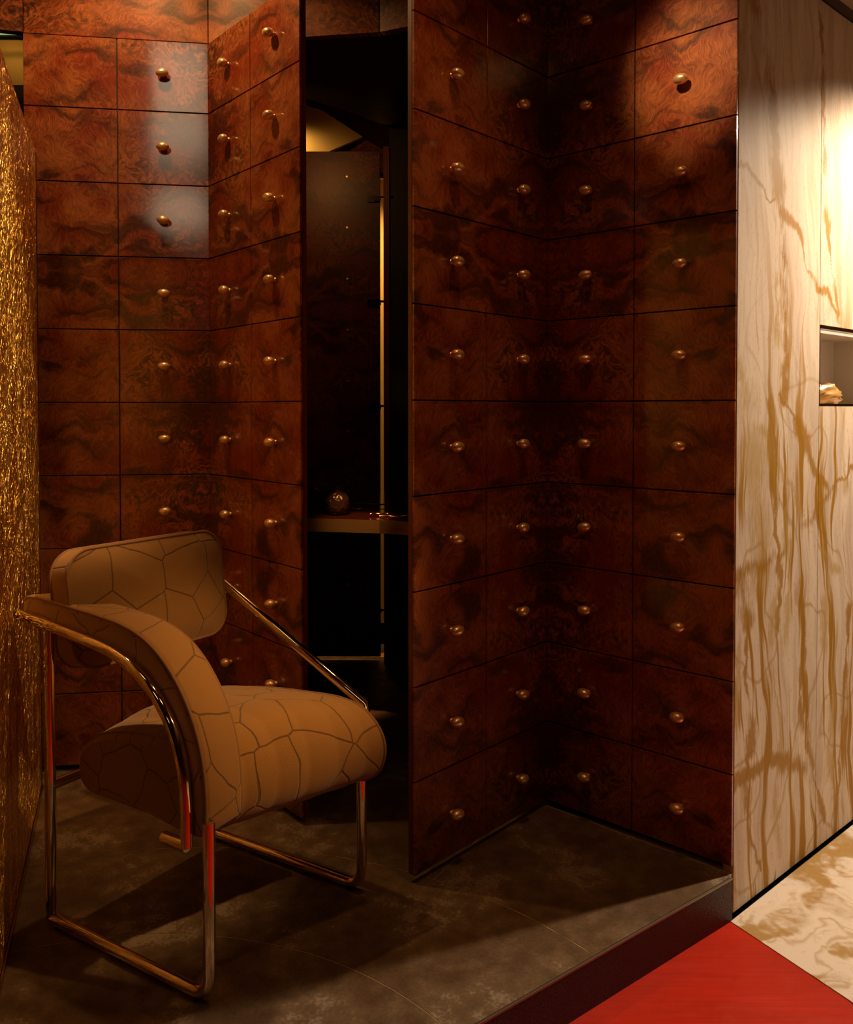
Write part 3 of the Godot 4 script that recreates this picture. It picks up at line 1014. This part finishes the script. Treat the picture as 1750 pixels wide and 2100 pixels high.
func make_closet() -> void:
	# side and back walls of the bay
	var o := structure("wall_closet_right")
	var yt := EYE + 7.2 * H
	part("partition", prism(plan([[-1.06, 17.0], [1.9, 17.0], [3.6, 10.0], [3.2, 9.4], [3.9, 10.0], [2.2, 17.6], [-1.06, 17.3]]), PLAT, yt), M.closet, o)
	o = structure("wall_closet_left")
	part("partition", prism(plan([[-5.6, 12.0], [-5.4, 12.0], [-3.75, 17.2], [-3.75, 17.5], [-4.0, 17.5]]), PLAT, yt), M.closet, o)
	o = structure("trim_1")
	part("jamb", prism(plan([[-1.17, 16.95], [-1.06, 16.95], [-1.06, 17.3], [-1.17, 17.3]]), PLAT, EYE + 5.1 * H), M.burl_edge, o)
	var c := structure("ceiling_closet")
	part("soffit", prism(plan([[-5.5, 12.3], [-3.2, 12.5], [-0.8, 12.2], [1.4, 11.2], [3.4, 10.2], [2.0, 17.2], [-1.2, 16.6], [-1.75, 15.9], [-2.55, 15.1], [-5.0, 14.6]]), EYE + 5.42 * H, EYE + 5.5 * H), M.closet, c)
	# the far door, seen from behind
	var t := thing("far_door", "closed burl door at the back of the dark doorway, seen from behind", "door")
	var p := [-3.67, 17.1]
	var q := [-1.25, 17.1]
	t.transform = facet(p, q)
	var L := 2.42 * H
	var ye := EYE - PLAT
	var st := begin()
	panel_into(st, 0.0, L, ye - 4.88 * H, ye + 5.05 * H, 0.025, 0.001, func(x, y): return Vector2(clampf(x / L, 0.01, 0.99), 0.5 + (ye - y) / 2.6))
	part("back_face", finish(st), M.burl_back, t)
	var bolt := lathe([[0.0, 0.0], [0.0075, 0.0], [0.0075, 0.0025], [0.006, 0.0035], [0.0, 0.0037]], 12)
	for r in 10:
		for c2 in 2:
			part("bolt", bolt, M.brass, t, Transform3D(Basis(Vector3(1, 0, 0), PI / 2), Vector3(L * (0.25 + 0.5 * c2) - (0.008 if c2 == 1 else 0.0), ye + (4.56 - r) * H, 0.0)))
	for y in [4.12, 2.1, 0.06, -1.97, -3.95]:
		var hn := Node3D.new()
		hn.name = "hinge"
		t.add_child(hn, true)
		hn.position = Vector3(L, ye + y * H, 0.0)
		st = begin()
		box(st, Vector3(-0.035, 0, 0.004), Vector3(0.045, 0.030, 0.008))
		box(st, Vector3(-0.010, 0, 0.010), Vector3(0.030, 0.022, 0.016))
		part("cup", finish(st), M.hinge, hn)
		st = begin()
		box(st, Vector3(0.033, 0.004, 0.018), Vector3(0.062, 0.010, 0.012))
		part("arm", finish(st), M.hinge, hn)
	# lit gold wall of the passage beyond, its soffit and a slice of burl above the far door
	var gw := thing("gold_wall_panel", "gold metal panel glimpsed through the slit beside the far door", "panel")
	part("sheet", prism(plan([[-4.2, 20.2], [0.4, 20.2], [0.4, 20.35], [-4.2, 20.35]]), PLAT, EYE + 5.4 * H), M.gold_wall, gw)
	var gs := thing("gold_soffit", "bright gold slanted panel above the far door in the dark doorway", "panel")
	part("sheet", upright([[-3.9, 7.25], [-3.18, 6.96], [-2.78, 6.84], [-1.85, 6.24], [-2.71, 5.87], [-2.9, 5.3], [-3.9, 5.3]], 20.0, 0.03), M.gold_wall, gs)
	var bs := thing("burl_gable", "small burl triangle above the far door in the dark doorway", "panel")
	part("board", upright([[-2.3, 5.27], [-1.63, 5.71], [-1.24, 5.47], [-1.24, 4.9], [-1.62, 4.9], [-1.62, -5.43], [-2.3, -5.43]], 18.5, 0.03), M.burl_plain, bs)
	# floor-level lit sill behind the far door
	var sl := thing("brass_sill", "dull brass sill at floor level under the far door", "sill")
	part("strip", prism(plan([[-3.6, 17.3], [-1.1, 17.3], [-1.1, 17.6], [-3.6, 17.6]]), PLAT, PLAT + 0.006), M.brass, sl)
	# shelf with a brass edge, following the two facets
	var sh := thing("shelf", "thick dark shelf with a brass front edge crossing the doorway", "shelf")
	var ys := EYE - 1.51 * H
	part("board", prism(plan([[-2.9, 12.30], [-0.87, 11.9], [1.15, 11.0], [1.5, 16.9], [-3.5, 16.9]]), ys - 0.043, ys), M.shelf, sh)
	var e1 := facet([-2.9, 12.275], [-0.87, 11.875])
	st = begin()
	box(st, Vector3(0.2475, 0, 0.0), Vector3(0.495, 0.043, 0.004))
	e1.origin.y = ys - 0.0215
	part("front_edge", finish(st), M.brass, sh, e1)
	var e2 := facet([-0.87, 11.875], [1.15, 10.975])
	e2.origin.y = ys - 0.0215
	st = begin()
	box(st, Vector3(0.2655, 0, 0.0), Vector3(0.53, 0.043, 0.004))
	part("front_edge", finish(st), M.brass, sh, e2)
	# bay on the far left, above the gold screen
	var lb := structure("wall_left_bay")
	part("gold_lining", upright([[-9.2, 7.0], [-7.0, 6.62], [-7.0, 5.93], [-9.2, 5.93]], 16.0, 0.03), M.gold_wall, lb)
	part("brown_band", upright([[-9.2, 5.93], [-7.0, 5.93], [-7.0, 5.70], [-9.2, 5.70]], 16.0, 0.035), M.wall, lb)
	part("dark_lining", upright([[-9.2, 5.70], [-7.0, 5.70], [-7.0, -4.9], [-9.2, -4.9]], 16.0, 0.03), M.closet, lb)
	part("dark_lining", upright([[-9.6, 7.2], [-6.9, 7.2], [-6.9, 6.74], [-9.6, 6.78]], 15.9, 0.03), M.closet, lb)
	var ld := thing("light_strip", "thin pale light strip at the top left corner above the gold screen", "light strip")
	st = begin()
	box(st, W(-7.95, -6.64, 15.5) , Vector3(0.5, 0.006, 0.01))
	part("diffuser", finish(st), glow(Color(0.75, 0.9, 0.6), 0.5), ld)

func upright(pts: Array, Z: float, thick: float) -> ArrayMesh:
	# an upright board across the view at depth Z; points are X and height above the eye, in H
	var poly := PackedVector2Array()
	for p in pts: poly.append(Vector2(p[0] * H, EYE + p[1] * H))
	var st := begin()
	var idx := Geometry2D.triangulate_polygon(poly)
	for z in [[-Z * H, Vector3(0, 0, 1)], [-Z * H - thick, Vector3(0, 0, -1)]]:
		for k in range(0, idx.size(), 3):
			var P := []
			var U := []
			for i in 3:
				var v := poly[idx[k + i]]
				P.append(Vector3(v.x, v.y, z[0]))
				U.append(v)
			tri(st, P, [z[1], z[1], z[1]], U)
	var mid := Vector2.ZERO
	for v in poly: mid += v / poly.size()
	for i in poly.size():
		var a := poly[i]
		var b := poly[(i + 1) % poly.size()]
		var o := (a + b) / 2 - mid
		quad(st, Vector3(a.x, a.y, -Z * H), Vector3(b.x, b.y, -Z * H), Vector3(b.x, b.y, -Z * H - thick), Vector3(a.x, a.y, -Z * H - thick), Vector3(o.x, o.y, 0))
	return finish(st)

func make_gold_screen() -> void:
	var t := thing("gold_screen", "tall screen of creased gold leaf standing left of the armchair", "screen")
	var far := [-5.257, 11.265]
	var dx := 1.3995
	var dz := -3.8036
	var near := [far[0] + dx * 1.35, far[1] + dz * 1.35]
	t.transform = facet(near, far)       # x runs away from the camera; z must face the room
	var L := Gp(near[0], near[1], 0).distance_to(Gp(far[0], far[1], 0))
	var top := EYE - PLAT + 3.32 * H
	var s := 1.0 if t.transform.basis.z.x > 0.0 else -1.0
	var st := begin()
	var y0 := 0.022
	box(st, Vector3(L / 2, (top + y0) / 2, -s * 0.014), Vector3(L - 0.006, top - y0, 0.028))
	part("core", finish(st), M.black, t)
	st = begin()
	quad(st, Vector3(0, y0, s * 0.001), Vector3(L - 0.012, y0, s * 0.001), Vector3(L - 0.012, top, s * 0.001), Vector3(0, top, s * 0.001), Vector3(0, 0, s), [Vector2(0, 1), Vector2(L, 1), Vector2(L, 0), Vector2(0, 0)])
	quad(st, Vector3(0, top, s * 0.001), Vector3(L - 0.012, top, s * 0.001), Vector3(L - 0.012, top, -s * 0.02), Vector3(0, top, -s * 0.02), Vector3(0, 1, 0))
	part("gold_face", finish(st), M.gold, t)
	st = begin()
	box(st, Vector3(L - 0.003, (top + 0.01) / 2, -s * 0.010), Vector3(0.006, top + 0.008, 0.026))
	part("edge_trim", finish(st), M.bronze, t)
	st = begin()
	box(st, Vector3(L / 2, 0.010, s * 0.000), Vector3(L, 0.014, 0.012))
	part("plinth", finish(st), M.bronze, t)

# ---------------------------------------------------------------- armchair

func c3(a: float, h: float, b: float) -> Vector3: return Vector3(a * H, h * H, -b * H)

func make_chair() -> void:
	var t := thing("armchair", "golden brown velvet armchair on a bent brass tube frame", "armchair")
	var x := Vector3(0.84892, 0, 0.52852)
	t.transform = Transform3D(Basis(x, Vector3.UP, x.cross(Vector3.UP)), Gp(-3.784, 8.285, PLAT))
	var R := 0.0125
	var r := 0.075       # height of the floor rails' centre, in H
	# side frames: rear leg, floor rail and front leg
	part("rear_leg", tube([c3(0, r, 0), c3(0, 2.93, 0)], R, 18), M.tube, t)
	part("floor_rail", tube(fillet([c3(0, r, 0), c3(2.16, r, 0), c3(2.16, 1.55, 0)], 0.05, 10), R, 18), M.tube, t)
	part("rear_leg", tube([c3(0.03, r, 2.03), c3(0.03, 1.6, 2.03)], R, 18), M.tube, t)
	part("floor_rail", tube(fillet([c3(0.03, r, 2.03), c3(2.2, r, 2.03), c3(2.2, 1.4, 2.03)], 0.05, 10), R, 18), M.tube, t)
	for g in [[0.12, 0.0], [2.0, 0.0], [0.15, 2.03], [2.04, 2.03]]:
		part("glide", lathe([[0.0, 0.0], [0.007, 0.0], [0.008, 0.002], [0.008, 0.0065], [0.0, 0.0065]], 12), M.black_metal, t, Transform3D(Basis(), c3(g[0], 0, g[1])))
	# curved arm tube on the near side and its short stub
	var arm := smooth([c3(1.965, 1.32, -0.06), c3(1.96, 1.62, -0.06), c3(1.915, 1.985, -0.06), c3(1.785, 2.30, -0.06), c3(1.525, 2.575, -0.06), c3(1.175, 2.765, -0.06), c3(0.80, 2.85, -0.06), c3(0.155, 2.925, -0.06), c3(-0.40, 2.975, -0.06)], 8)
	part("arm_tube", tube(arm, R, 18), M.tube, t)
	part("stub", tube([c3(1.968, 1.325, -0.06), c3(1.68, 1.325, -0.06)], R, 18), M.tube, t)
	part("stub", tube([c3(0.0, 1.36, 0.0), c3(0.0, 1.36, 0.36)], R, 18), M.tube, t)
	part("seat_rail", tube([c3(0.05, 1.45, 0.36), c3(0.05, 1.45, 2.03)], R, 12), M.tube, t)
	part("seat_rail", tube([c3(1.85, 1.45, 0.3), c3(1.85, 1.45, 1.9)], R, 12), M.tube, t)
	# back rail and the straight brace of the far side
	part("back_rail", tube([c3(0.0, 2.93, 0.0), c3(0.05, 3.06, 2.03)], R, 14), M.tube, t)
	part("brace", tube([c3(0.05, 3.09, 2.03), c3(2.25, 1.96, 2.03), c3(2.3, 1.45, 2.03)], R, 18), M.tube, t)
	make_seat(t)
	make_arm_pad(t)
	make_cushion(t)

func make_seat(t: Node3D) -> void:
	var outline := [Vector2(0.20, 1.50), Vector2(0.24, 1.64), Vector2(0.42, 1.77), Vector2(0.72, 1.88), Vector2(1.15, 1.95), Vector2(1.62, 1.99), Vector2(2.05, 2.01), Vector2(2.34, 1.95), Vector2(2.53, 1.80), Vector2(2.60, 1.63), Vector2(2.57, 1.45), Vector2(2.46, 1.31), Vector2(2.26, 1.23), Vector2(1.9, 1.24), Vector2(1.4, 1.28), Vector2(0.8, 1.28), Vector2(0.42, 1.29), Vector2(0.25, 1.37), Vector2(0.20, 1.50)]
	var prof := smooth(outline, 4)
	var b0 := 0.20
	var b1 := 1.96
	var g := []
	var uv := []
	var mid := Vector2(1.35, 1.62)
	var cols := 64
	for i in prof.size():
		var p: Vector2 = prof[i]
		var line := []
		var ul := []
		var arc := 0.0
		for k in range(1, i + 1): arc += prof[k].distance_to(prof[k - 1]) * H
		for c in cols + 1:
			var s := float(c) / cols
			# rounded ends
			var b := lerpf(b0, b1, s)
			var e := minf(b - b0, b1 - b)
			var inset := 0.055 * (1.0 - sqrt(clampf(1.0 - (1.0 - clampf(e / 0.055, 0, 1)) ** 2, 0, 1)))
			var puff := 0.022 * (absf(sin(PI * (b - b0) / 0.305)) ** 0.6 - 1.0)
			var up := clampf((p.y - 1.5) / 0.4, 0.0, 1.0)
			var front := clampf((p.x - 2.2) / 0.3, 0.0, 1.0)
			var crown := 0.18 * (1.0 - (2.0 * s - 1.0) ** 2) * up
			var d := (p - mid).normalized()
			var q := p + d * (-inset + puff * maxf(up, front)) + Vector2(0, crown)
			q.x = 0.12 + (q.x - 0.2) * lerpf(0.785, 1.035, s)
			line.append(c3(q.x, q.y, b))
			ul.append(Vector2(b * H, arc))
		g.append(line)
		uv.append(ul)
	var st := begin()
	sheet(st, g, uv, func(q): return Vector3(q.x - mid.x * H, q.y - mid.y * H, 0))
	# end faces
	for e in [[0, 1.0], [cols, -1.0]]:
		var n := Vector3(0, 0, e[1])
		var ctr := c3(mid.x, mid.y, b0 if e[0] == 0 else b1) + n * 0.006
		for i in prof.size() - 1:
			var a: Vector3 = g[i][e[0]]
			var b: Vector3 = g[i + 1][e[0]]
			tri(st, [ctr, a, b], [n, n, n], [Vector2(ctr.x, ctr.y), Vector2(a.x, a.y), Vector2(b.x, b.y)])
	var seat := part("seat_cushion", finish(st), M.velvet, t)
	for e in [2, cols - 2]:
		var loop := []
		for i in prof.size() - 1: loop.append(g[i][e])
		part("piping", tube(loop, 0.0035, 8, true), M.piping, seat)

func make_arm_pad(t: Node3D) -> void:
	var path := smooth([Vector2(-0.40, 3.02), Vector2(-0.1, 3.005), Vector2(0.25, 2.98), Vector2(0.7, 2.945), Vector2(1.07, 2.90), Vector2(1.36, 2.80), Vector2(1.60, 2.62), Vector2(1.80, 2.36), Vector2(1.92, 2.08), Vector2(1.97, 1.80), Vector2(1.98, 1.55), Vector2(1.99, 1.40)], 5)
	var n := path.size()
	var sec := []          # rounded rectangle: offset across the thickness, b
	var hw := 0.15
	var rr := 0.05
	for q in [[1, 0], [1, 1], [-1, 1], [-1, 0]]:
		for k in 5:
			var base := {"1,0": PI * 1.0, "1,1": PI * 0.5, "-1,1": 0.0, "-1,0": -PI * 0.5}
			var an: float = base["%d,%d" % [q[0], q[1]]] - k * PI / 8.0
			# direction: cos -> +b, sin -> +offset
			sec.append(Vector2((hw - rr) * q[0] + rr * sin(an), (rr if q[1] == 0 else 0.47 - rr) + rr * cos(an)))
	sec.append(sec[0])
	var g := []
	var uv := []
	var arc := 0.0
	for i in n:
		if i > 0: arc += path[i].distance_to(path[i - 1]) * H
		var d: Vector2 = (path[mini(i + 1, n - 1)] - path[maxi(i - 1, 0)]).normalized()
		var nr := Vector2(-d.y, d.x)
		if nr.y < 0.0 and nr.x < 0.0: nr = -nr
		var along := minf(i, n - 1 - i) / 5.0
		var sc := sqrt(clampf(1.0 - (1.0 - clampf(along, 0, 1)) ** 2, 0.0, 1.0)) * 0.35 + 0.65
		var line := []
		var ul := []
		var per := 0.0
		for k in sec.size():
			var s: Vector2 = sec[k]
			if k > 0: per += s.distance_to(sec[k - 1]) * H
			var bulge := 0.02 * (1.0 - ((s.y - 0.235) / 0.235) ** 2) * signf(s.x)
			var droop := -0.05 * (s.y / 0.47) ** 2
			var pt: Vector2 = path[i] + nr * ((s.x + bulge) * sc + droop)
			line.append(c3(pt.x, pt.y, s.y))
			ul.append(Vector2(per, arc))
		g.append(line)
		uv.append(ul)
	var ctr := []
	for i in n: ctr.append(c3(path[i].x, path[i].y, 0.235))
	var st := begin()
	sheet(st, g, uv, func(q):
		var best: Vector3 = ctr[0]
		for c in ctr:
			if q.distance_squared_to(c) < q.distance_squared_to(best): best = c
		return q - best)
	for e in [0, n - 1]:
		var nn := (g[e][0] as Vector3)
		nn = (ctr[e] - ctr[1 if e == 0 else n - 2]).normalized()
		for k in sec.size() - 1:
			tri(st, [ctr[e] + nn * 0.008, g[e][k], g[e][k + 1]], [nn, nn, nn], [uv[e][k], uv[e][k], uv[e][k + 1]])
	var pad := part("arm_pad", finish(st), M.velvet, t)
	for k in [2, 7, 12, 17]:
		var line := []
		for i in n: line.append(g[i][k])
		part("piping", tube(line, 0.0038, 8), M.piping, pad)

func make_cushion(t: Node3D) -> void:
	# a boxed pillow hung on the back rail, leaning back slightly
	var piv := Node3D.new()
	piv.name = "back_cushion"
	t.add_child(piv)
	piv.position = c3(0.16, 3.04, 1.0)
	piv.rotation = Vector3(0, 0, 0.12)
	var w := 0.97
	var hh := 0.57
	var cr := 0.26
	var ring := []
	for q in [[1, 1], [-1, 1], [-1, -1], [1, -1]]:
		for k in 9:
			var an: float = {"1,1": 0.0, "-1,1": PI / 2, "-1,-1": PI, "1,-1": PI * 1.5}["%d,%d" % q] + k * PI / 16.0
			ring.append(Vector2((w - cr) * q[0] + cr * cos(an), (hh - cr) * q[1] + cr * sin(an)))
	# more points on the straight runs
	var dense := []
	for i in ring.size():
		var a: Vector2 = ring[i]
		var b: Vector2 = ring[(i + 1) % ring.size()]
		var m := maxi(1, int(a.distance_to(b) / 0.09))
		for k in m: dense.append(a.lerp(b, float(k) / m))
	dense.append(dense[0])
	var n3 := noise(61, 2)
	var tf := 0.13          # half depth of the boxing, in H
	var st := begin()
	for side in [1.0, -1.0]:
		var g := []
		var uv := []
		for r in 13:
			var s := float(r) / 12.0
			var line := []
			var ul := []
			for p in dense:
				var q: Vector2 = p * s
				var dome: float = (tf + 0.16 * (1.0 - s ** 2.6) + 0.012 * n3.get_noise_2d(q.x * 2.5, q.y * 2.5 + side * 9.0) * (1.0 - s)) * side
				line.append(Vector3(dome * H, q.y * H, -q.x * H))
				ul.append(Vector2(q.x, q.y) * H)
			g.append(line)
			uv.append(ul)
		sheet(st, g, uv, func(_q): return Vector3(side, 0, 0))
	var band := [[], []]
	var bu := [[], []]
	var arc := 0.0
	for i in dense.size():
		if i > 0: arc += dense[i].distance_to(dense[i - 1]) * H
		for k in 2:
			band[k].append(Vector3((tf if k == 0 else -tf) * H, dense[i].y * H, -dense[i].x * H))
			bu[k].append(Vector2(arc, k * 0.06))
	sheet(st, band, bu, func(q): return Vector3(0, q.y, q.z))
	part("cover", finish(st), M.velvet, piv)
	for k in 2:
		var loop: Array = band[k].slice(0, band[k].size() - 1)
		part("piping", tube(loop, 0.0036, 8, true), M.piping, piv)

# ---------------------------------------------------------------- things on the shelf

func make_small_things() -> void:
	var ys := EYE - 1.51 * H
	var prof := [[0.0, 0.0], [0.018, 0.0], [0.030, 0.006], [0.040, 0.020], [0.0445, 0.040], [0.041, 0.058], [0.031, 0.072], [0.018, 0.080], [0.0085, 0.0835], [0.0065, 0.088], [0.0095, 0.0945], [0.011, 0.096], [0.009, 0.0965], [0.005, 0.092], [0.004, 0.08]]
	var vm := lathe(prof, 28)
	for v in [[-1.53, 12.5, "round brown ceramic bud vase near the front of the shelf"], [-2.02, 13.7, "second round bud vase half hidden at the left behind the first"]]:
		var t := thing("bud_vase", v[2], "vase", Gp(v[0], v[1], ys), "bud vases on the shelf")
		part("body", vm, M.ceramic, t)
	var rng := RandomNumberGenerator.new()
	rng.seed = 12
	var tw := [[[-1.38, 13.6], [-0.85, 13.5], "longest bronze twig lying at the back of the shelf"], [[-1.38, 13.0], [-1.12, 12.92], "short bronze twig lying beside the front bud vase"], [[-1.05, 12.28], [-0.78, 12.38], "knobbly bronze twig lying near the shelf's front edge"], [[-0.88, 11.98], [-0.50, 12.05], "bronze twig at the right end of the shelf by the door"]]
	for k in tw:
		var t := thing("bronze_twig", k[2], "twig", Gp(k[0][0], k[0][1], ys), "bronze twigs on the shelf")
		var d: Vector3 = Gp(k[1][0], k[1][1], ys) - Gp(k[0][0], k[0][1], ys)
		var pts := []
		var rad := []
		for i in 9:
			var s := i / 8.0
			pts.append(d * s + Vector3(rng.randf_range(-0.002, 0.002), 0.006 + rng.randf_range(0.0, 0.005), rng.randf_range(-0.004, 0.004)))
			rad.append(lerpf(0.0045, 0.0025, s) * rng.randf_range(0.8, 1.25))
		part("stem", tube(pts, rad, 7), M.bronze, t)
		part("side_shoot", tube([pts[5], pts[5] + Vector3(0.012, 0.004, 0.012)], [0.0025, 0.0012], 6), M.bronze, t)
